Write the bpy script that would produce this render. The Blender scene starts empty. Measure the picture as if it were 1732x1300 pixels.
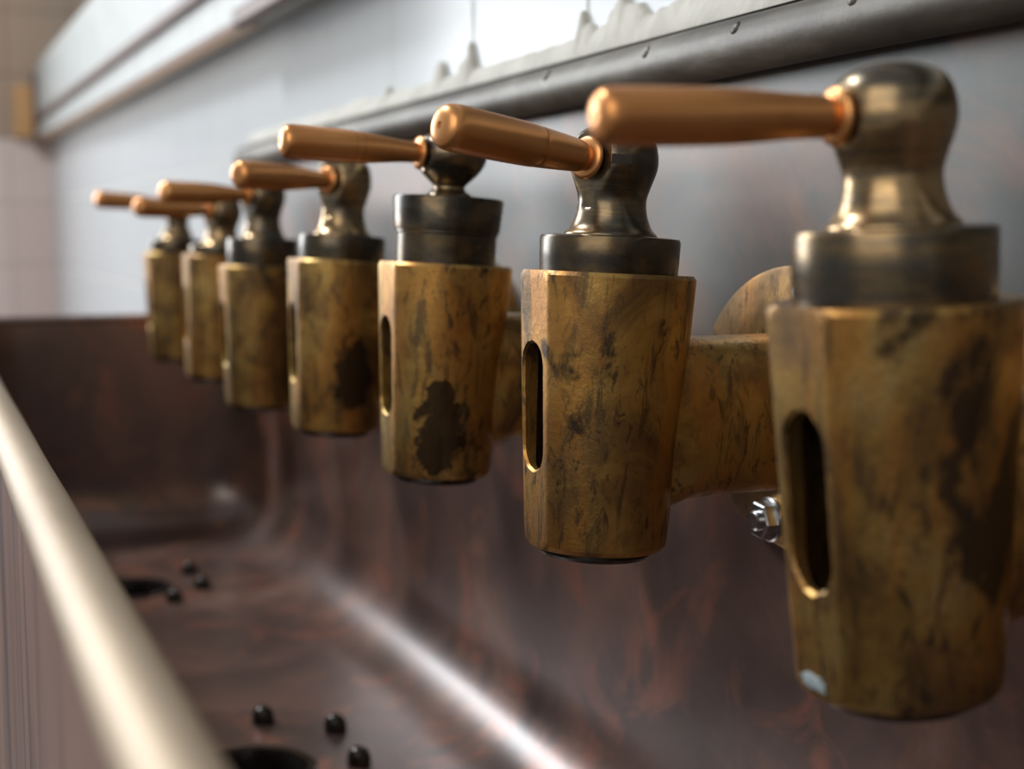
import bpy, bmesh, math, random
from mathutils import Vector, Matrix, noise
C = bpy.context.scene
COL = C.collection
PI = math.pi
# ------------------------------------------------------------------ camera
FPX = 2400.0
F_ = Vector((0.38452441, 0.91704849, -0.1056553))
R_ = Vector((0.92221027, -0.38668878, 0.0))
U_ = Vector((0.04085572, 0.0974364, 0.99440281))
cam = bpy.data.cameras.new('camera'); co = bpy.data.objects.new('camera', cam); COL.objects.link(co)
cam.sensor_width = 36.0; cam.sensor_fit = 'HORIZONTAL'; cam.lens = FPX / 1732 * 36.0
cam.clip_start = 0.01; cam.clip_end = 60
co.matrix_world = Matrix(((R_.x, U_.x, -F_.x, 0), (R_.y, U_.y, -F_.y, 0), (R_.z, U_.z, -F_.z, 0), (0, 0, 0, 1)))
cam.dof.use_dof = True; cam.dof.focus_distance = 0.548; cam.dof.aperture_fstop = 7.2
C.camera = co
# ------------------------------------------------------------------ light
w = bpy.data.worlds.new('world'); C.world = w; w.use_nodes = True
bgn = w.node_tree.nodes['Background']
bgn.inputs[0].default_value = (0.86, 0.90, 0.96, 1); bgn.inputs[1].default_value = 0.38

def area(name, loc, target, sx, sy, power, col):
    l = bpy.data.lights.new(name, 'AREA'); l.shape = 'RECTANGLE'; l.size = sx; l.size_y = sy
    l.energy = power; l.color = col
    o = bpy.data.objects.new(name, l); COL.objects.link(o); o.location = loc
    d = Vector(target) - Vector(loc); o.rotation_euler = d.to_track_quat('-Z', 'Y').to_euler()
    return o
area('window_daylight', (-1.50, 3.93, 0.98), (-1.50, 0, 0.98), 1.5, 1.9, 118, (0.92, 0.96, 1.0))
area('skylight_daylight', (-1.15, 2.45, 2.45), (0.3, 0.85, -0.1), 0.55, 0.55, 84, (0.93, 0.96, 1.0))
area('side_fill', (-2.0, -1.1, 1.4), (0.25, 0.7, 0.0), 2.6, 2.2, 40, (1.0, 0.93, 0.82))  # added fill lamp behind the camera, brightens the fronts of the taps
C.view_settings.view_transform = 'Standard'; C.view_settings.look = 'None'
C.view_settings.gamma = 1; C.view_settings.exposure = 0.0
C.view_settings.use_curve_mapping = False

# ------------------------------------------------------------------ material helpers
class NT:
    def __init__(s, name):
        s.m = bpy.data.materials.new(name); s.m.use_nodes = True
        s.t = s.m.node_tree; s.b = s.t.nodes['Principled BSDF']
        s.tc = s.t.nodes.new('ShaderNodeTexCoord').outputs['Object']
    def n(s, typ, **kw):
        n = s.t.nodes.new(typ)
        for k, v in kw.items(): setattr(n, k, v)
        return n
    def put(s, inp, v):
        if isinstance(v, bpy.types.NodeSocket): s.t.links.new(v, inp)
        else: inp.default_value = v
    def rand_coords(s):
        oi = s.n('ShaderNodeObjectInfo')
        m = s.n('ShaderNodeMath', operation='MULTIPLY'); s.put(m.inputs[0], oi.outputs['Random']); m.inputs[1].default_value = 7.3
        v = s.n('ShaderNodeVectorMath', operation='ADD'); s.put(v.inputs[0], s.tc); s.put(v.inputs[1], m.outputs[0])
        s.tc = v.outputs[0]
    def mapping(s, scale, rot=(0, 0, 0), loc=(0, 0, 0)):
        m = s.n('ShaderNodeMapping'); s.put(m.inputs['Vector'], s.tc)
        m.inputs['Scale'].default_value = scale; m.inputs['Rotation'].default_value = rot; m.inputs['Location'].default_value = loc
        return m.outputs[0]
    def noise(s, scale, detail=4, rough=0.55, dist=0.0, vec=None):
        n = s.n('ShaderNodeTexNoise'); n.inputs['Scale'].default_value = scale; n.inputs['Detail'].default_value = detail
        n.inputs['Roughness'].default_value = rough; n.inputs['Distortion'].default_value = dist
        s.put(n.inputs['Vector'], vec if vec is not None else s.tc)
        return n.outputs[0]
    def ramp(s, f, stops, interp='LINEAR'):
        r = s.n('ShaderNodeValToRGB'); r.color_ramp.interpolation = interp
        e = r.color_ramp.elements
        while len(e) < len(stops): e.new(0.5)
        for i, (p, c) in enumerate(stops):
            e[i].position = p; e[i].color = (c[0], c[1], c[2], 1) if hasattr(c, '__len__') else (c, c, c, 1)
        s.put(r.inputs[0], f); return r.outputs[0]
    def mix(s, f, a, b, typ='MIX'):
        m = s.n('ShaderNodeMix', data_type='RGBA', blend_type=typ)
        s.put(m.inputs[0], f)
        for i, v in ((6, a), (7, b)):
            if not isinstance(v, bpy.types.NodeSocket) and len(v) == 3: v = (*v, 1)
            s.put(m.inputs[i], v)
        return m.outputs[2]
    def bump(s, h, strength=0.2, dist=0.001, prev=None):
        b = s.n('ShaderNodeBump'); b.inputs['Strength'].default_value = strength; b.inputs['Distance'].default_value = dist
        s.put(b.inputs['Height'], h)
        if prev is not None: s.put(b.inputs['Normal'], prev)
        s.put(s.b.inputs['Normal'], b.outputs[0]); return b.outputs[0]
    def set(s, **kw):
        for k, v in kw.items():
            k = k.replace('_', ' ')
            if not isinstance(v, bpy.types.NodeSocket) and hasattr(v, '__len__') and len(v) == 3: v = (*v, 1)
            s.put(s.b.inputs[k], v)
        return s.m

def mat_brass():
    s = NT('brass_patina'); s.rand_coords()
    n1 = s.noise(26, 5, 0.6, 0.6)
    base = s.ramp(n1, [(0.32, (0.13, 0.078, 0.034)), (0.45, (0.26, 0.148, 0.052)), (0.55, (0.45, 0.275, 0.080)), (0.70, (0.54, 0.40, 0.165))])
    n4 = s.noise(34, 4, 0.6, 0.4, s.mapping((1, 1, 0.20), loc=(3, 1, 2)))
    base = s.mix(s.ramp(n4, [(0.50, 0.0), (0.60, 0.55)]), base, (0.53, 0.235, 0.05))
    st = s.noise(120, 5, 0.7, 1.0, s.mapping((1.0, 1.0, 0.26), rot=(0.45, 0.3, 0)))
    stm = s.ramp(st, [(0.52, 0.0), (0.62, 0.75)])
    c2 = s.mix(stm, base, (0.10, 0.068, 0.038))
    big = s.noise(17, 6, 0.62, 0.5, s.mapping((1, 1, 0.55), loc=(1.3, 6.2, 2.7)))
    bm = s.ramp(big, [(0.615, 0.0), (0.645, 0.9)])
    # one large oxide stain per body: its centre and radius are carried by the object's colour
    oi = s.n('ShaderNodeObjectInfo'); tc0 = s.n('ShaderNodeTexCoord')
    ctr = s.n('ShaderNodeVectorMath', operation='SUBTRACT'); s.put(ctr.inputs[0], oi.outputs['Color']); ctr.inputs[1].default_value = (0.1, 0.1, 0.1)
    df = s.n('ShaderNodeVectorMath', operation='SUBTRACT'); s.put(df.inputs[0], tc0.outputs['Object']); s.put(df.inputs[1], ctr.outputs[0])
    sc = s.n('ShaderNodeVectorMath', operation='MULTIPLY'); s.put(sc.inputs[0], df.outputs[0]); sc.inputs[1].default_value = (1, 1, 0.55)
    ln = s.n('ShaderNodeVectorMath', operation='LENGTH'); s.put(ln.inputs[0], sc.outputs[0])
    wob = s.n('ShaderNodeMath', operation='MULTIPLY_ADD'); s.put(wob.inputs[0], s.noise(75, 5, 0.65, 0.6)); wob.inputs[1].default_value = 0.034; s.put(wob.inputs[2], ln.outputs['Value'])
    bl = s.n('ShaderNodeMapRange'); s.put(bl.inputs[0], wob.outputs[0]); bl.inputs[1].default_value = 0.0282; bl.inputs[2].default_value = 0.0294; bl.inputs[3].default_value = 0.9; bl.inputs[4].default_value = 0.0
    mx = s.n('ShaderNodeMath', operation='MAXIMUM'); s.put(mx.inputs[0], bm); s.put(mx.inputs[1], bl.outputs[0]); bm = mx.outputs[0]
    c3 = s.mix(bm, c2, (0.040, 0.027, 0.017))
    sp = s.noise(240, 4, 0.65, 0.5, s.mapping((1, 1, 0.5)))
    gate = s.noise(22, 2, 0.5, 0, s.mapping((1, 1, 1), loc=(7, 7, 7)))
    spm = s.n('ShaderNodeMath', operation='MULTIPLY')
    s.put(spm.inputs[0], s.ramp(sp, [(0.55, 0.0), (0.66, 0.85)])); s.put(spm.inputs[1], s.ramp(gate, [(0.40, 0.0), (0.55, 1.0)]))
    c4 = s.mix(spm.outputs[0], c3, (0.060, 0.043, 0.032))
    rough = s.ramp(n1, [(0.3, 0.46), (0.7, 0.33)])
    met = s.ramp(big, [(0.615, 0.88), (0.645, 0.75)])
    fine = s.noise(420, 3, 0.7)
    b1 = s.bump(fine, 0.16, 0.0008); s.bump(st, 0.14, 0.0012, b1)
    return s.set(Base_Color=c4, Roughness=rough, Metallic=met)

def mat_dark_bronze(name, k, sh=0.0):
    s = NT(name); s.rand_coords()
    n1 = s.noise(34, 5, 0.6, 0.5, s.mapping((1, 1, 2.0)))
    base = s.ramp(n1, [(p - sh, (k * a, k * b, k * c)) for p, (a, b, c) in [(0.30, (0.080, 0.072, 0.060)), (0.48, (0.15, 0.122, 0.085)), (0.60, (0.30, 0.205, 0.105)), (0.76, (0.42, 0.28, 0.135))]])
    ln = s.noise(55, 4, 0.7, 0.2, s.mapping((0.5, 0.5, 5.0)))
    c = s.mix(s.ramp(ln, [(0.45, 0.0), (0.62, 0.65)]), base, (0.07, 0.066, 0.056))
    s.bump(s.noise(300, 3, 0.6), 0.08, 0.0006)
    return s.set(Base_Color=c, Roughness=s.ramp(n1, [(0.3, 0.30), (0.7, 0.24)]), Metallic=0.9)

def mat_handle():
    s = NT('worn_bronze'); s.rand_coords()
    n1 = s.noise(20, 4, 0.5, 0.3)
    base = s.ramp(n1, [(0.3, (0.57, 0.24, 0.080)), (0.7, (0.70, 0.33, 0.120))])
    ln = s.noise(8, 5, 0.8, 0, s.mapping((30.0, 0.6, 0.6)))
    c = s.mix(s.ramp(ln, [(0.56, 0.0), (0.70, 0.4)]), base, (0.25, 0.12, 0.05))
    return s.set(Base_Color=c, Roughness=0.34, Metallic=0.85)

def mat_steel():
    s = NT('zinc_steel'); n = s.noise(180, 3, 0.6)
    return s.set(Base_Color=s.ramp(n, [(0.3, (0.35, 0.36, 0.37)), (0.7, (0.62, 0.63, 0.65))]), Roughness=0.28, Metallic=1.0)

def mat_dark():
    s = NT('blackened_metal'); n = s.noise(90, 3, 0.6)
    return s.set(Base_Color=s.ramp(n, [(0.3, (0.02, 0.018, 0.016)), (0.7, (0.06, 0.05, 0.045))]), Roughness=0.20, Metallic=0.6)

def mat_trough():
    s = NT('tarnished_copper')
    n1 = s.noise(7, 6, 0.62, 0.6)
    base = s.ramp(n1, [(0.32, (0.058, 0.036, 0.031)), (0.50, (0.115, 0.066, 0.053)), (0.62, (0.19, 0.098, 0.070)), (0.75, (0.25, 0.195, 0.175))])
    n2 = s.noise(15, 6, 0.6, 0.8, s.mapping((1, 1, 1), loc=(4, 4, 1)))
    c = s.mix(s.ramp(n2, [(0.54, 0.0), (0.66, 0.65)]), base, (0.33, 0.115, 0.065))
    n3 = s.noise(45, 5, 0.7, 0.4)
    c = s.mix(s.ramp(n3, [(0.60, 0.0), (0.70, 0.4)]), c, (0.07, 0.052, 0.048))
    s.bump(n2, 0.12, 0.004)
    return s.set(Base_Color=c, Roughness=s.ramp(n1, [(0.3, 0.30), (0.7, 0.38)]), Metallic=0.25, Specular_IOR_Level=1.0, Coat_Weight=0.6, Coat_Roughness=0.24)

def mat_splash():
    s = NT('tarnished_grey_reflection_sheet')  # grey base paints in bright reflections on copper; blotches are tarnish
    n1 = s.noise(5, 6, 0.62, 0.6)
    base = s.ramp(n1, [(0.32, (0.080, 0.082, 0.080)), (0.55, (0.115, 0.116, 0.112)), (0.72, (0.150, 0.146, 0.136))])
    n2 = s.noise(11, 6, 0.6, 0.8, s.mapping((1, 1, 1), loc=(4, 4, 1)))
    c = s.mix(s.ramp(n2, [(0.46, 0.0), (0.66, 0.8)]), base, (0.21, 0.13, 0.10))
    n3 = s.noise(60, 5, 0.7, 0.4)
    c = s.mix(s.ramp(n3, [(0.62, 0.0), (0.70, 0.3)]), c, (0.08, 0.075, 0.075))
    s.bump(n3, 0.05, 0.001)
    return s.set(Base_Color=c, Roughness=s.ramp(n1, [(0.3, 0.36), (0.7, 0.46)]), Metallic=0.5, Specular_IOR_Level=0.4)

def mat_panel():
    s = NT('streaked_copper_front')
    n1 = s.noise(9, 5, 0.6, 0.3, s.mapping((1, 1, 0.25)))
    base = s.ramp(n1, [(0.3, (0.14, 0.080, 0.064)), (0.7, (0.225, 0.135, 0.105))])
    st = s.noise(42, 4, 0.65, 0.2, s.mapping((1, 1, 0.05)))
    c = s.mix(s.ramp(st, [(0.50, 0.0), (0.58, 0.85)]), base, (0.055, 0.036, 0.036))
    return s.set(Base_Color=c, Roughness=0.5, Metallic=0.2, Specular_IOR_Level=0.15)

def mat_rim():
    s = NT('rubbed_brass_rim')
    n1 = s.noise(12, 5, 0.6, 0.3, s.mapping((1, 0.3, 1)))
    base = s.ramp(n1, [(0.3, (0.27, 0.205, 0.135)), (0.7, (0.40, 0.315, 0.22))])
    s.bump(s.noise(260, 3, 0.7, 0, s.mapping((1, 0.3, 1))), 0.15, 0.0008)
    return s.set(Base_Color=base, Roughness=0.58, Metallic=0.6, Specular_IOR_Level=0.4)

def mat_roll():
    s = NT('dull_lead_grey')
    n1 = s.noise(16, 6, 0.65, 0.5, s.mapping((1, 0.4, 1)))
    base = s.ramp(n1, [(0.32, (0.040, 0.033, 0.025)), (0.47, (0.080, 0.070, 0.056)), (0.58, (0.14, 0.128, 0.105)), (0.74, (0.32, 0.30, 0.26))])
    s.bump(s.noise(180, 4, 0.7), 0.15, 0.001)
    return s.set(Base_Color=base, Roughness=0.45, Metallic=0.1, Specular_IOR_Level=0.35)

def mat_caulk():
    s = NT('cream_mortar')
    n1 = s.noise(30, 6, 0.65, 0.5)
    base = s.ramp(n1, [(0.3, (0.36, 0.345, 0.30)), (0.6, (0.50, 0.485, 0.43)), (0.8, (0.60, 0.58, 0.53))])
    s.bump(n1, 0.4, 0.003)
    return s.set(Base_Color=base, Roughness=0.75)

def mat_tile(name, wd, ht, loc, c1, c2, mortar, rough=0.13, axes='YZ', split=None, spec=0.06):
    s = NT(name)
    sep = s.n('ShaderNodeSeparateXYZ'); s.put(sep.inputs[0], s.tc)
    cmb = s.n('ShaderNodeCombineXYZ')
    s.put(cmb.inputs[0], sep.outputs['XYZ'.index(axes[0])]); s.put(cmb.inputs[1], sep.outputs['XYZ'.index(axes[1])])
    mp = s.n('ShaderNodeMapping'); s.put(mp.inputs[0], cmb.outputs[0]); mp.inputs['Location'].default_value = loc
    bt = s.n('ShaderNodeTexBrick'); bt.offset = 0.0; bt.squash = 1.0
    s.put(bt.inputs['Vector'], mp.outputs[0])
    bt.inputs['Scale'].default_value = 1.0; bt.inputs['Brick Width'].default_value = wd; bt.inputs['Row Height'].default_value = ht
    bt.inputs['Mortar Size'].default_value = 0.0022; bt.inputs['Mortar Smooth'].default_value = 0.1
    bt.inputs['Color1'].default_value = (*c1, 1); bt.inputs['Color2'].default_value = (*c2, 1); bt.inputs['Mortar'].default_value = (*mortar, 1)
    col = bt.outputs['Color']
    if split:
        z, up = split
        g = s.n('ShaderNodeMath', operation='GREATER_THAN'); s.put(g.inputs[0], sep.outputs[2]); g.inputs[1].default_value = z
        upc = s.mix(s.ramp(s.noise(1.7, 2), [(0.4, 0.0), (0.6, 1.0)]), up[0], up[1])
        upc = s.mix(bt.outputs['Fac'], upc, up[2])
        col = s.mix(g.outputs[0], col, upc)
    inv = s.n('ShaderNodeMath', operation='SUBTRACT'); inv.inputs[0].default_value = 1.0; s.put(inv.inputs[1], bt.outputs['Fac'])
    s.bump(inv.outputs[0], 0.6, 0.0012)
    rr = s.ramp(bt.outputs['Fac'], [(0.3, rough), (0.7, 0.85)])
    return s.set(Base_Color=col, Roughness=rr, Specular_IOR_Level=spec)

def mat_plain(name, c, rough=0.6, scale=20, var=0.12, metallic=0.0):
    s = NT(name); n = s.noise(scale, 4, 0.6)
    a = tuple(x * (1 - var) for x in c); b = tuple(min(1, x * (1 + var)) for x in c)
    return s.set(Base_Color=s.ramp(n, [(0.3, a), (0.7, b)]), Roughness=rough, Metallic=metallic)

M = dict(brass=mat_brass(), bronze=mat_dark_bronze('dark_bronze', 0.85, 0.02), warm=mat_dark_bronze('brown_bronze', 1.05, 0.13), mottled=mat_dark_bronze('mottled_bronze', 0.62, 0.07), bonnet=mat_dark_bronze('blackened_bronze', 0.42), handle=mat_handle(), steel=mat_steel(), dark=mat_dark(),
         trough=mat_trough(), splash=mat_splash(), panel=mat_panel(), rim=mat_rim(), roll=mat_roll(), caulk=mat_caulk(),
         tile=mat_tile('white_glazed_tile', 0.173, 0.173, (-0.715 + 0.173 * 5, -0.085 + 0.173 * 5, 0), (0.545, 0.575, 0.59), (0.52, 0.552, 0.57), (0.50, 0.50, 0.47)),
         far=mat_tile('beige_wall_tile', 0.165, 0.165, (0.75, 0.74, 0), (0.66, 0.55, 0.51), (0.62, 0.50, 0.46), (0.45, 0.36, 0.32), 0.35, 'XZ',
                      (0.248, ((0.34, 0.265, 0.205), (0.42, 0.31, 0.23), (0.20, 0.155, 0.125)))),
         wood=mat_plain('dark_stained_wood', (0.13, 0.085, 0.072), 0.55), grey=mat_plain('grey_paint', (0.40, 0.42, 0.41), 0.5),
         floor=mat_plain('floor_tile', (0.16, 0.13, 0.115), 0.5, 4), ochre=mat_plain('ochre_tile', (0.55, 0.31, 0.13), 0.3, 6),
         lime=mat_plain('limescale', (0.27, 0.32, 0.34), 0.6, 300, 0.35), paint=mat_plain('white_paint', (0.62, 0.64, 0.64), 0.5))

# ------------------------------------------------------------------ mesh helpers
def link(name, bm, m, parent=None, smooth=35, loc=None):
    bmesh.ops.recalc_face_normals(bm, faces=bm.faces)
    me = bpy.data.meshes.new(name); bm.to_mesh(me); bm.free()
    me.materials.append(m)
    if smooth:
        me.shade_smooth(); me.set_sharp_from_angle(angle=math.radians(smooth))
    o = bpy.data.objects.new(name, me); COL.objects.link(o)
    if parent is not None: o.parent = parent
    if loc: o.location = loc
    return o

def struct(o): o['kind'] = 'structure'; return o

def empty(name, loc, label, cat, group=None):
    o = bpy.data.objects.new(name, None); COL.objects.link(o); o.location = loc; o.empty_display_size = 0.02
    o['label'] = label; o['category'] = cat
    if group: o['group'] = group
    return o

def loft(bm, rings, cap0=True, cap1=True):
    rv = [[bm.verts.new(p) for p in r] for r in rings]
    for a, b in zip(rv[:-1], rv[1:]):
        n = len(a)
        for i in range(n):
            bm.faces.new((a[i], a[(i + 1) % n], b[(i + 1) % n], b[i]))
    if cap0: bm.faces.new(rv[0][::-1])
    if cap1: bm.faces.new(rv[-1])
    return rv

def lathe(prof, segs=64, axis='Z', bm=None, off=(0, 0, 0), fn=None):
    """prof: list of (r, h); closed with caps"""
    bm = bm or bmesh.new(); rings = []
    for r, h in prof:
        ring = []
        for i in range(segs):
            a = 2 * PI * i / segs; c, s = math.cos(a) * r, math.sin(a) * r
            p = Vector((c, s, h)) if axis == 'Z' else (Vector((-h, c, s)) if axis == '-X' else Vector((h, c, s)))
            p += Vector(off)
            if fn: p = fn(p)
            ring.append(p)
        rings.append(ring)
    loft(bm, rings)
    return bm

def box(bm, lo, hi):
    r = []
    for x in (lo[0], hi[0]):
        r.append([Vector((x, lo[1], lo[2])), Vector((x, hi[1], lo[2])), Vector((x, hi[1], hi[2])), Vector((x, lo[1], hi[2]))])
    loft(bm, r); return bm

def smoothcurve(pts, sub=6):
    """Catmull-Rom through 2D points"""
    out = []
    for i in range(len(pts) - 1):
        p0 = Vector(pts[max(i - 1, 0)]); p1 = Vector(pts[i]); p2 = Vector(pts[i + 1]); p3 = Vector(pts[min(i + 2, len(pts) - 1)])
        for k in range(sub):
            t = k / sub
            out.append(0.5 * ((2 * p1) + (-p0 + p2) * t + (2 * p0 - 5 * p1 + 4 * p2 - p3) * t * t + (-p0 + 3 * p1 - 3 * p2 + p3) * t ** 3))
    out.append(Vector(pts[-1])); return [tuple(p) for p in out]

def boolean(obj, cutters, op='DIFFERENCE'):
    for bm in cutters:
        bmesh.ops.recalc_face_normals(bm, faces=bm.faces)
        me = bpy.data.meshes.new('tmp'); bm.to_mesh(me); bm.free()
        c = bpy.data.objects.new('tmp', me); COL.objects.link(c); c.parent = obj.parent; c.location = obj.location
        md = obj.modifiers.new('b', 'BOOLEAN'); md.operation = op; md.object = c; md.solver = 'EXACT'
        bpy.context.view_layer.update()
        dg = bpy.context.evaluated_depsgraph_get()
        nm = bpy.data.meshes.new_from_object(obj.evaluated_get(dg))
        obj.modifiers.clear(); old = obj.data; obj.data = nm; nm.name = obj.name
        bpy.data.meshes.remove(old); bpy.data.objects.remove(c); bpy.data.meshes.remove(me)
    obj.data.shade_smooth(); obj.data.set_sharp_from_angle(angle=math.radians(32))

# ------------------------------------------------------------------ setting
XS = 0.343          # wall / splashback plane
YE = 1.556          # far end of trough
ZR = -0.0854        # rim top level
ZF = -0.322         # basin floor
bm = bmesh.new(); box(bm, (XS + 0.002, -1.0, -0.95), (XS + 0.09, 4.0, 0.43)); struct(link('wall_right', bm, M['tile'], smooth=0))
bm = bmesh.new(); box(bm, (-3.2, 4.0, -0.95), (2.6, 4.12, 2.6)); struct(link('wall_back', bm, M['far'], smooth=0))
bm = bmesh.new(); box(bm, (-3.2, -1.5, -1.0), (2.6, 4.0, -0.95)); struct(link('floor', bm, M['floor'], smooth=0))
# boxed partition head along the tile wall, rising slightly towards the far wall
def sl(y): return 0.0136 * (y - 1.2)
def batten(name, x0, z0, x1, z1, y0, y1, m, b=0.003):
    bm = bmesh.new()
    pts = [(x1, z0), (x1, z1), (x0 + b, z1), (x0, z1 - b), (x0, z0 + b), (x0 + b, z0)]
    loft(bm, [[Vector((x, y, z + sl(y))) for x, z in pts] for y in (y0, y1)])
    return struct(link(name, bm, m, smooth=0))
batten('trim_1', 0.313, 0.208, XS + 0.11, 0.405, -1.0, 3.975, M['grey'], 0.004)
batten('trim_2', 0.303, 0.253, 0.3131, 0.270, -1.0, 3.975, M['wood'])
batten('trim_3', 0.309, 0.2055, 0.3128, 0.2130, 1.44, 3.975, M['wood'], 0.001)
batten('trim_8', 0.3095, 0.2035, 0.3300, 0.2054, 1.44, 3.975, M['ochre'], 0.0005)
batten('trim_4', 0.301, 0.200, 0.3128, 0.219, -1.0, 1.44, M['wood'])
batten('gap_shade_strip', 0.302, 0.190, 0.3131, 0.380, 3.976, 3.999, M['wood'])  # dark strip standing in for the shaded gap at the far end
bm = bmesh.new(); box(bm, (0.255, 3.985, 0.252), (0.3018, 3.9995, 0.385)); struct(link('trim_6', bm, M['ochre'], smooth=0))

# the window of the far wall: frame round the daylight
bm = bmesh.new()
for (x0, x1, z0, z1) in ((-2.27, -0.63, -0.07, 0.0), (-2.27, -0.63, 1.93, 2.0), (-2.27, -2.20, -0.07, 2.0), (-0.70, -0.63, -0.07, 2.0)):
    box(bm, (x0, 3.90, z0), (x1, 3.999, z1))
struct(link('window_1', bm, M['paint'], smooth=0))

# ragged mortar strip above the rolled edge
def edge_z(y):
    N1 = lambda f, k: noise.noise(Vector((y * f, k, 0)))
    z = 0.1075 + 0.0016 * N1(22, 3) + 0.0012 * N1(70, 1) + 0.0006 * N1(210, 7)
    if y < 0.70: z += 0.0025 + 0.004 * max(0, N1(40, 5)) + 0.0015 * N1(120, 9)
    for c, wd, h in ((0.946, 0.009, 0.013), (0.897, 0.013, 0.010), (0.886, 0.005, 0.013), (0.718, 0.004, 0.012), (0.711, 0.010, 0.007), (0.665, 0.022, 0.0085), (0.670, 0.008, 0.0055), (0.60, 0.02, 0.003), (0.56, 0.025, 0.006), (0.52, 0.03, 0.009), (0.45, 0.05, 0.010), (1.067, 0.005, 0.007), (1.15, 0.03, 0.004)):
        d = abs(y + 0.0015 * N1(160, 4) - c) / wd
        if d < 1: z += h * (1 - d ** 3) ** 0.8 * (0.9 + 0.25 * N1(240, 2))
    return z
bm = bmesh.new(); rings = []; N = 900
for i in range(N + 1):
    y = -0.4 + (YE - 0.01 + 0.4) * i / N; z = edge_z(y)
    rings.append([Vector((XS + 0.0019, y, 0.0985)), Vector((XS - 0.0013, y, 0.0985)), Vector((XS - 0.0013, y, 0.0952)), Vector((XS - 0.006, y, 0.0952)), Vector((XS - 0.006, y, 0.0985)), Vector((XS - 0.002, y, z - 0.003)), Vector((XS - 0.0004, y, z - 0.0006)), Vector((XS + 0.0022, y, z))])
loft(bm, rings); struct(link('trim_7', bm, M['caulk'], smooth=50))

# ------------------------------------------------------------------ trough
trough = empty('washing_trough', (0.19, 0.6, -0.95), 'long tarnished copper washing trough with tall splashback and brass front rim, under the taps', 'trough')
tinv = -Vector(trough.location)
def tpart(name, bm, m, smooth=35, parent=None):
    o = link(name, bm, m, parent or trough, smooth); o.location = tinv if parent is None else (0, 0, 0); return o
YN = -0.45; XF = 0.0377
def rrect(x0, x1, y0, y1, rc, z, n=10):
    pts = []
    for cx_, cy_, a0 in ((x1 - rc, y1 - rc, 0), (x0 + rc, y1 - rc, 90), (x0 + rc, y0 + rc, 180), (x1 - rc, y0 + rc, 270)):
        for k in range(n + 1):
            a = math.radians(a0 + 90 * k / n); pts.append(Vector((cx_ + rc * math.cos(a), cy_ + rc * math.sin(a), z)))
    return pts
RC = 0.056
bm = bmesh.new(); rings = []
x0, x1, y0, y1 = XF + 0.002, XS, YN, YE
t = 0.003
rings.append(rrect(x0 - t, x1 + 0.0015, y0 - t, y1 + t, 0.062, ZF - t)); rings.append(rrect(x0 - t, x1 + 0.0015, y0 - t, y1 + t, 0.062, ZR - 0.004))
rings.append(rrect(x0, x1, y0, y1, 0.06, ZR - 0.004))
zc = ZF + RC
for k in range(6): rings.append(rrect(x0, x1, y0, y1, 0.06, ZR - 0.004 + (zc - ZR + 0.004) * (k + 1) / 6))
for k in range(1, 15):
    a = PI / 2 * k / 14; ins = RC * (1 - math.cos(a)); z = zc - RC * math.sin(a)
    rings.append(rrect(x0 + ins, x1 - ins, y0 + ins, y1 - ins, max(0.06 - ins * 0.7, 0.015), z))
loft(bm, rings)
basin = tpart('basin', bm, M['trough'])
DR = [(0.176, 0.822, [(0.2007, 0.9055), (0.2404, 0.8715), (0.2377, 0.8087)]), (0.168, 1.300, [(0.2294, 1.3439), (0.2306, 1.2808), (0.1988, 1.2433)]),
      (0.176, 0.352, [(0.2007, 0.4355), (0.2404, 0.4015), (0.2377, 0.3387)])]
boolean(basin, [lathe([(0.034, ZF - 0.02), (0.034, ZF + 0.02)], 40, off=(cx_, cy_, 0)) for cx_, cy_, _ in DR])
for cx_, cy_, rv in DR:
    # pressed waste cup with a turned lip
    pr = [(0.0335, ZF - 0.004), (0.0335, ZF + 0.0006), (0.0375, ZF + 0.0006), (0.0385, ZF + 0.0012), (0.0365, ZF + 0.0026), (0.0325, ZF + 0.0018), (0.0305, ZF - 0.004), (0.029, ZF - 0.03), (0.012, ZF - 0.045), (0.012, ZF - 0.048), (0.031, ZF - 0.034), (0.0332, ZF - 0.006)]
    bm = bmesh.new(); rings = []
    for r, h in pr: rings.append([Vector((cx_ + r * math.cos(2 * PI * i / 40), cy_ + r * math.sin(2 * PI * i / 40), h)) for i in range(40)])
    rings.append(rings[0]); rvs = loft(bm, rings, False, False); bmesh.ops.remove_doubles(bm, verts=bm.verts, dist=1e-6)
    dr = tpart('drain', bm, M['dark'])
    bm = lathe([(0.0296, ZF - 0.024), (0.0296, ZF - 0.022)], 32, off=(cx_, cy_, 0)); link('strainer', bm, M['dark'], dr)
    full = rv + [(2 * cx_ - x, 2 * cy_ - y) for x, y in rv]
    for x, y in full:
        bm = lathe([(0.0072, ZF - 0.001), (0.0076, ZF + 0.002), (0.0072, ZF + 0.0055), (0.0058, ZF + 0.0088), (0.0035, ZF + 0.0108), (0.001, ZF + 0.0115)], 24, off=(x, y, 0))
        tpart('rivet', bm, M['dark'], 60)
# front panel
bm = bmesh.new(); xf = 0.0305
prof = [(XF + 0.001, ZR - 0.006), (xf, ZR - 0.010), (xf, ZF - 0.02), (xf + 0.006, ZF - 0.03), (XF + 0.004, ZF - 0.03), (XF - 0.0012, ZF)]
loft(bm, [[Vector((x, y, z)) for x, z in prof] for y in [YN + (YE - YN) * i / 20 for i in range(21)]])
tpart('front_panel', bm, M['panel'])
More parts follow.
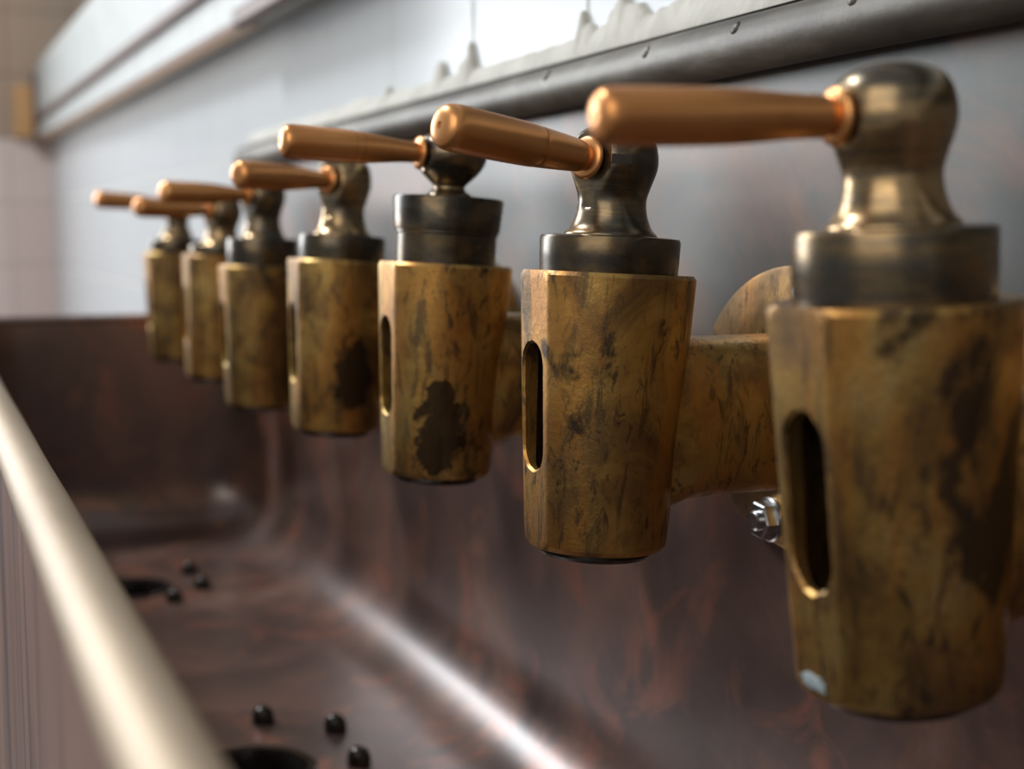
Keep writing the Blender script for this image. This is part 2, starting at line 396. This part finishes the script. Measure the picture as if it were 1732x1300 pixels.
# bottom carcass and the two end legs
for yy in (-0.2, 1.35):
    bm = bmesh.new(); box(bm, (0.06, yy, -0.95), (0.30, yy + 0.05, ZF - 0.003)); tpart('support', bm, M['roll'], 0)
def tube_y(path, r, segs=28, caps=True):
    bm = bmesh.new(); rings = []
    for (x, y, z, k) in path:
        rings.append([Vector((x + r * k * math.cos(2 * PI * i / segs), y, z + r * k * math.sin(2 * PI * i / segs))) for i in range(segs)])
    loft(bm, rings, caps, caps); return bm
# rolled front rim with faint dents
path = [(0.0377, YN, ZR - 0.0091, 1)]
for i in range(1, 120):
    y = YN + (YE + 0.004 - YN) * i / 120
    path.append((0.0377 + 0.0003 * noise.noise(Vector((y * 5, 0, 0))), y, ZR - 0.0091 + 0.0005 * noise.noise(Vector((y * 4, 3, 0))), 1 + 0.02 * noise.noise(Vector((y * 9, 7, 0)))))
path.append((0.0377, YE + 0.004, ZR - 0.0091, 0.9))
tpart('front_rim', tube_y(path, 0.0092), M['rim'])
# end rim (folded edge over the far and near end)
for yy in (YE + 0.002, YN - 0.002):
    bm = bmesh.new(); rings = []
    for x in [0.03 + (XS - 0.032) * i / 16 for i in range(17)]:
        rings.append([Vector((x, yy + 0.0045 * math.cos(2 * PI * i / 16), ZR - 0.0042 + 0.0040 * math.sin(2 * PI * i / 16))) for i in range(16)])
    loft(bm, rings); tpart('end_rim', bm, M['trough'])
# splashback with rounded far corner blending to the roll
bm = bmesh.new(); rings = []
for y in [YN + (YE - YN) * i / 40 for i in range(41)]:
    rings.append([Vector((XS - 0.0012, y, ZR - 0.03)), Vector((XS - 0.0012, y, 0.098)), Vector((XS + 0.0018, y, 0.098)), Vector((XS + 0.0018, y, ZR - 0.03))])
loft(bm, rings); sb = tpart('splashback', bm, M['splash'], 0)
# rolled top edge: a curl of sheet, open and rounded off at its far end
path = []
RX, RZ, RR = 0.3298, 0.0795, 0.0118
YQ = YE - 0.018
ys = [YN + (YQ - 0.012 - YN) * i / 100 for i in range(101)]
for y in ys: path.append((RX, y, RZ + 0.0006 * noise.noise(Vector((y * 3, 0, 4))), 1 + 0.025 * noise.noise(Vector((y * 8, 2, 0)))))
for a in (0.3, 0.6, 0.85, 1.0):
    path.append((RX + 0.004 * a * a, YQ - 0.012 + 0.012 * a, RZ - 0.001 * a, math.sqrt(max(0.10, 1 - a * a * 0.8))))
rl = link('rolled_edge', tube_y(path, RR), M['roll'], sb, 40)
bm = bmesh.new()
for (y, a) in ((0.521, 150), (0.599, 155), (0.714, 150), (0.44, 150)):
    d = Vector((math.cos(math.radians(a)), 0, math.sin(math.radians(a))))
    c = Vector((RX, y, RZ)) + d * (RR - 0.0006)
    t1 = Vector((0, 1, 0)); t2 = d.cross(t1)
    rings = [[c + d * h + (t1 * math.cos(2 * PI * i / 16) + t2 * math.sin(2 * PI * i / 16)) * r for i in range(16)] for r, h in ((0.0032, 0), (0.0030, 0.0009), (0.0018, 0.0016), (0.0005, 0.0019))]
    loft(bm, rings)
    link('rivet_head', bm, M['roll'], sb, 60); bm = bmesh.new()
bm.free()

# ------------------------------------------------------------------ taps
BH = 0.107
FAC = 0.925
def body_r(z):  # z 0..BH, top 34 mm, foot 28.6 mm, slightly bellied
    t = z / BH; return 0.0276 + (0.0342 - 0.0276) * (t ** 0.9)
def stadium(hw, z0, z1, seed, rag, ycen=0.0):
    """cutter for the slot, with a small chamfer where it leaves the flat front"""
    rnd = random.Random(seed); pts = []; n = 14; e = 1.0
    for k in range(n + 1):
        a = PI * k / n; pts.append((math.cos(a), z1 - hw * e, math.sin(a) * e))
    for k in range(1, 9): pts.append((-1, z1 - hw * e + (z0 - z1 + 2 * hw * e) * k / 9, 0))
    for k in range(n + 1):
        a = PI + PI * k / n; pts.append((math.cos(a), z0 + hw * e, math.sin(a) * e))
    for k in range(1, 9): pts.append((1, z0 + hw * e + (z1 - z0 - 2 * hw * e) * k / 9, 0))
    jit = [(rag * rnd.uniform(-1, 1), rag * (2.2 if abs(p[2]) > 0.5 else 1) * rnd.uniform(-1, 1)) for p in pts]
    bm = bmesh.new(); rings = []
    for ox, grow in ((-0.01, 0.0011), (-0.0002, 0.0011), (0.0009, 0.0), (None, 0.0)):
        ring = []
        for (c, zb, s_), (jy, jz) in zip(pts, jit):
            z = zb + s_ * (hw + grow) + jz
            x = -0.012 if ox is None else -body_r(z) * FAC + ox
            ring.append(Vector((x, ycen + c * (hw + grow) + jy, z)))
        rings.append(ring)
    loft(bm, rings); return bm

def make_tap(n, X, Y, Ztop, bon, knob_h, tilt, yaw, pitch, rag, label, lip=0, ball=1.0, turn=0.0, slot=(0.030, 0.079), blob=(0.9, 0.9, 0.9)):
    t = empty('push_tap', (X, Y, Ztop - BH), label, 'tap', 'brass taps along the trough')
    ZA = 0.0490
    Rt = Matrix.Translation((0, 0, ZA)) @ Matrix.Rotation(math.radians(tilt), 4, 'Y') @ Matrix.Translation((0, 0, -ZA))
    # --- body
    dz = [0, 0.0008, 0.002] + [BH * k / 26 for k in range(1, 26)] + [BH - 0.0016, BH - 0.0006, BH]
    prof = []
    for z in dz:
        r = body_r(z)
        if z < 0.002: r -= (0.002 - z) * 0.7
        if z > BH - 0.0016: r -= (z - (BH - 0.0016)) * 0.8
        prof.append((r, z))
    def facet(p):
        r = body_r(min(max(p.z, 0), BH)); lim = -r * FAC
        q = p.copy()
        if q.x < lim:
            q.x = lim - (lim - q.x) * 0.06
        k = 0.00035 * noise.noise(Vector((p.x * 60, p.y * 60, p.z * 40 + n * 9)))
        q.x += k * (1 if p.x > 0 else 0.6); q.y += k
        return q
    bm = lathe(prof, 128, fn=facet)
    body = link('body', bm, M['brass'], t)
    cav = lathe([(0.0225, 0.012), (0.0248, 0.030), (0.0262, 0.096)], 64)
    boolean(body, [cav, stadium(0.0090, slot[0], slot[1], n * 7 + 3, rag, 0.0016 if n else 0.0004)])
    body.color = (0.1 + blob[0], 0.1 + blob[1], 0.1 + blob[2], 1)
    body.matrix_local = Rt @ Matrix.Rotation(math.radians(turn), 4, 'Z')
    # inner plug seen through the slot
    o = link('inner_sleeve', lathe([(0.0145, 0.011), (0.0150, 0.060), (0.0150, 0.0965)], 40), M['dark'], t); o.matrix_local = Rt
    # --- outlet ring under the body
    pr = [(0.0215, 0.002), (0.0220, -0.0022), (0.0208, -0.0036), (0.0150, -0.0036), (0.0140, -0.0012), (0.0135, 0.0015)]
    o = link('outlet', lathe(pr, 48), M['dark'], t); o.matrix_local = Rt
    # --- bonnet
    b0, b1 = BH - 0.0008, BH + bon
    if lip:
        zz = BH + bon * 0.47
        pr = [(0.0252, b0), (0.0254, zz - 0.0012), (0.0262, zz - 0.0006), (0.0262, zz + 0.0006), (0.0268, zz + 0.001), (0.0282, b1 - 0.0014), (0.0276, b1 - 0.0003), (0.0262, b1), (0.0258, b1 - 0.0015), (0.017, b1 - 0.0015)]
    else:
        pr = [(0.0268, b0), (0.0271, BH + bon * 0.4), (0.0273, b1 - 0.0015), (0.0268, b1 - 0.0004), (0.0255, b1)]
    o = link('bonnet', lathe(pr, 72), M['bonnet' if n else 'mottled'], t); o.matrix_local = Rt
    # --- knob (cove neck and ball with a flat seat for the lever)
    kz = 0.0315 if knob_h is None else knob_h
    s = kz / 0.0315
    if lip: pts = [(0.0130, -0.0016), (0.0115, 0.0016), (0.0088, 0.0040), (0.0080, 0.0068), (0.0092, 0.0100), (0.0128, 0.0150), (0.0152, 0.0205), (0.0160, 0.0255), (0.0152, 0.0310), (0.0125, 0.0355), (0.0080, 0.0385), (0.0035, 0.0397), (0.0004, 0.0400)]
    else: pts = [(0.0182, -0.0006), (0.0180, 0.0010), (0.0158, 0.0036), (0.0141, 0.0080), (0.0133, 0.0125), (0.0134, 0.0165), (0.0150, 0.0220), (0.0167, 0.0275), (0.0171, 0.0325), (0.0160, 0.0385), (0.0132, 0.0430), (0.0090, 0.0455), (0.0045, 0.0466), (0.0004, 0.0468)]
    pts = [(r * (ball if h > 0.009 else 1), h * s) for r, h in pts]
    ctr = (0.0255 if lip else 0.0315) * s
    prof = smoothcurve(pts, 4)
    seat = (-0.0155 if n == 0 else -0.0128) * ball
    Rk = Matrix.Rotation(math.radians(yaw), 4, 'Z')
    def seatfn(p):
        q = p.copy(); zz = q.z - b1
        if q.x < seat and zz > 0.010: q.x = seat
        return q
    kn = link('knob', lathe([(r, h + b1) for r, h in prof], 72, fn=seatfn), M['warm' if n in (0, 3, 5) else 'bronze'], t, 28)
    kn.matrix_local = Rt @ Rk
    # --- lever handle, lathed about its own axis (points to -X), two parts
    hm = Rt @ Rk @ Matrix.Translation((seat - 0.0002, 0, b1 + ctr)) @ Matrix.Rotation(math.radians(pitch), 4, 'Y')
    hp = [(0.0050, -0.004), (0.0050, 0.0034), (0.0052, 0.0055), (0.0054, 0.0100), (0.0060, 0.0160), (0.0070, 0.0245), (0.0077, 0.0310), (0.0081, 0.0385), (0.0083, 0.0480), (0.0084, 0.0610), (0.0083, 0.0650)]
    if n == 1: hp = [(0.0050, -0.004), (0.0050, 0.0034), (0.0060, 0.0060), (0.0066, 0.0120), (0.0072, 0.0200), (0.0076, 0.0262), (0.0073, 0.0268), (0.0073, 0.0274), (0.0078, 0.0280), (0.0081, 0.0360), (0.0083, 0.0480), (0.0084, 0.0610), (0.0083, 0.0650)]
    if n == 0: hp = [(0.0056, -0.004), (0.0056, 0.0034), (0.0064, 0.0060), (0.0066, 0.0100), (0.0069, 0.0160), (0.0076, 0.0245), (0.0081, 0.0310), (0.0084, 0.0385), (0.0085, 0.0480), (0.0085, 0.0610), (0.0084, 0.0650)]
    hl = 1.02 if n == 0 else 1.06
    hp = [((0.88 if n == 0 else 1) * r, h * hl) for r, h in hp]
    hp = smoothcurve(hp, 3) + [(0.0080, 0.0706), (0.0073, 0.0721), (0.0060, 0.0731), (0.0040, 0.0738), (0.0016, 0.0740), (0.0013, 0.0740), (0.0011, 0.0736), (0.0003, 0.0736)]
    if n == 0: hp = hp[:-8] + [(0.9 * r, h - 0.0026) for r, h in hp[-8:]]
    h = link('handle', lathe(hp, 56, '-X'), M['handle'], t, 40); h.matrix_local = hm
    cp = [(0.0048, 0.0009), (0.0076, 0.0010), (0.0083, 0.0015), (0.0084, 0.0021), (0.0080, 0.0028), (0.0070, 0.0033), (0.0049, 0.0037)]
    link('collar', lathe([(r * (0.93 if n == 0 else 1), h) for r, h in cp], 48, '-X'), M['handle'], h, 50)
    # --- inlet arm: rounded oblong tube to the wall flange
    L = XS - 0.0012 - X
    def sup(x, a, b, m=2.9, n_=56):
        out = []
        for i in range(n_):
            th = 2 * PI * i / n_; c, s_ = math.cos(th), math.sin(th)
            out.append(Vector((x, a * math.copysign(abs(c) ** (2 / m), c), ZA + b * math.copysign(abs(s_) ** (2 / m), s_))))
        return out
    secs = [(0.020, 0.0215, 0.0360), (0.026, 0.0220, 0.0352), (0.030, 0.0222, 0.0338), (0.034, 0.0222, 0.0326), (0.045, 0.0222, 0.0320), (0.060, 0.0222, 0.0320), (L - 0.018, 0.0223, 0.0321), (L - 0.012, 0.0230, 0.0328), (L - 0.008, 0.0250, 0.0346), (L - 0.0055, 0.0275, 0.0370)]
    bm = bmesh.new(); loft(bm, [sup(*q) for q in secs]); link('arm', bm, M['brass'], t, 40)
    # --- wall flange
    fp = [(0.0585, L - 0.0075), (0.0600, L - 0.0066), (0.0602, L - 0.0015), (0.0598, L)]
    fl = link('flange', lathe([(0.020, L - 0.0075)] + fp, 96, 'X', off=(0, 0, ZA), fn=lambda p: Vector((p.x, p.y * 1.27, p.z))), M['brass'], t)
    for dy, dz_ in ((0.0150, -0.0490), (-0.0150, 0.0490)):
        bm = bmesh.new(); x0_ = L - 0.0075
        for r, a0, h0, h1, sg in ((0.0098, 0.25, 0.0, 0.0014, 24), (0.0084, 0.10, 0.0014, 0.0066, 6), (0.0044, 0, 0.0064, 0.0088, 20)):
            loft(bm, [[Vector((x0_ - hh, dy + rr * math.cos(a0 + 2 * PI * i / sg), ZA + dz_ + rr * math.sin(a0 + 2 * PI * i / sg))) for i in range(sg)] for hh, rr in ((h0, r), (h1 - 0.0007, r), (h1, r - 0.0009))])
        link('nut', bm, M['steel'], fl, 30)
    return t, kn

TX = 0.2456
taps = [
 dict(Y=0.3130, Ztop=-0.0176, bon=0.0195, knob_h=0.0294, tilt=-2.8, yaw=-1, pitch=1.1, rag=0.00025, label='nearest and largest brass tap, cut off by the right edge of the photo'),
 dict(Y=0.4955, Ztop=-0.0150, bon=0.0140, knob_h=0.0290, tilt=2.8, yaw=19, pitch=4.2, rag=0.00012, label='sharply focused brass tap, second from the right, lever swung towards the viewer'),
 dict(Y=0.6810, Ztop=-0.0152, bon=0.0335, knob_h=0.0262, tilt=3.2, yaw=3, pitch=0, rag=0, lip=1, ball=1.15, blob=(-0.009, -0.0295, 0.024), label='brass tap with tall grooved dark bonnet and small ball on a thin neck'),
 dict(Y=0.8720, Ztop=-0.0165, bon=0.0155, knob_h=0.0335, tilt=3, yaw=28, blob=(0.003, -0.031, 0.038), pitch=-1.5, rag=0, label='middle brass tap of the seven, just behind the one with tall grooved bonnet'),
 dict(Y=1.0870, Ztop=-0.0243, bon=0.0205, knob_h=0.033, tilt=1.5, yaw=20, pitch=-1, rag=0, label='third brass tap from the far end, blurred, with raised lever'),
 dict(Y=1.2560, Ztop=-0.0190, bon=0.0085, knob_h=0.030, tilt=3, yaw=24, pitch=-1, rag=0, label='second brass tap from the far end, blurred, with its lever lower than its neighbours'),
 dict(Y=1.4720, Ztop=-0.0190, bon=0.0130, knob_h=0.036, tilt=1, yaw=16, pitch=1.5, rag=0, ball=0.9, label='farthest and smallest brass tap, leftmost at the end of the trough'),
]
res = []
for i, d in enumerate(taps): res.append(make_tap(i, TX, **d))
# recessed key slot in the ball of the second tap
t2, kn2 = res[1]
an = math.radians(-126); dr_ = Vector((math.cos(an), math.sin(an), 0)); tg = Vector((-math.sin(an), math.cos(an), 0)); up = Vector((0, 0, 1))
bm = bmesh.new()
loft(bm, [[dr_ * d + tg * a + up * (0.1497 + b) for a, b in ((-0.0038, -0.0018), (0.0038, -0.0018), (0.0038, 0.0018), (-0.0038, 0.0018))] for d in (0.0150, 0.01715)])
link('key_slot', bm, M['dark'], kn2, 0)

# pale lime stain on the lower corner of the nearest body
t1 = res[0][0]; b1o = [c for c in t1.children if c.name.startswith('body')][0]
bm = bmesh.new(); rings = []
for dx, k in ((0.0004, 1.0), (-0.00025, 0.97), (-0.0004, 0.8)):
    ring = []
    for i in range(28):
        a = 2 * PI * i / 28; q = k * (1 + 0.5 * noise.noise(Vector((math.cos(a) * 2.3, math.sin(a) * 2.3, 2))))
        y, z = 0.0030 + 0.0058 * q * math.cos(a), 0.0040 + 0.0024 * q * math.sin(a)
        ring.append(Vector((-body_r(z) * FAC + dx, y, z)))
    rings.append(ring)
loft(bm, rings); o = link('lime_stain', bm, M['lime'], b1o, 60); o['label'] = 'pale blue-grey lime stain'
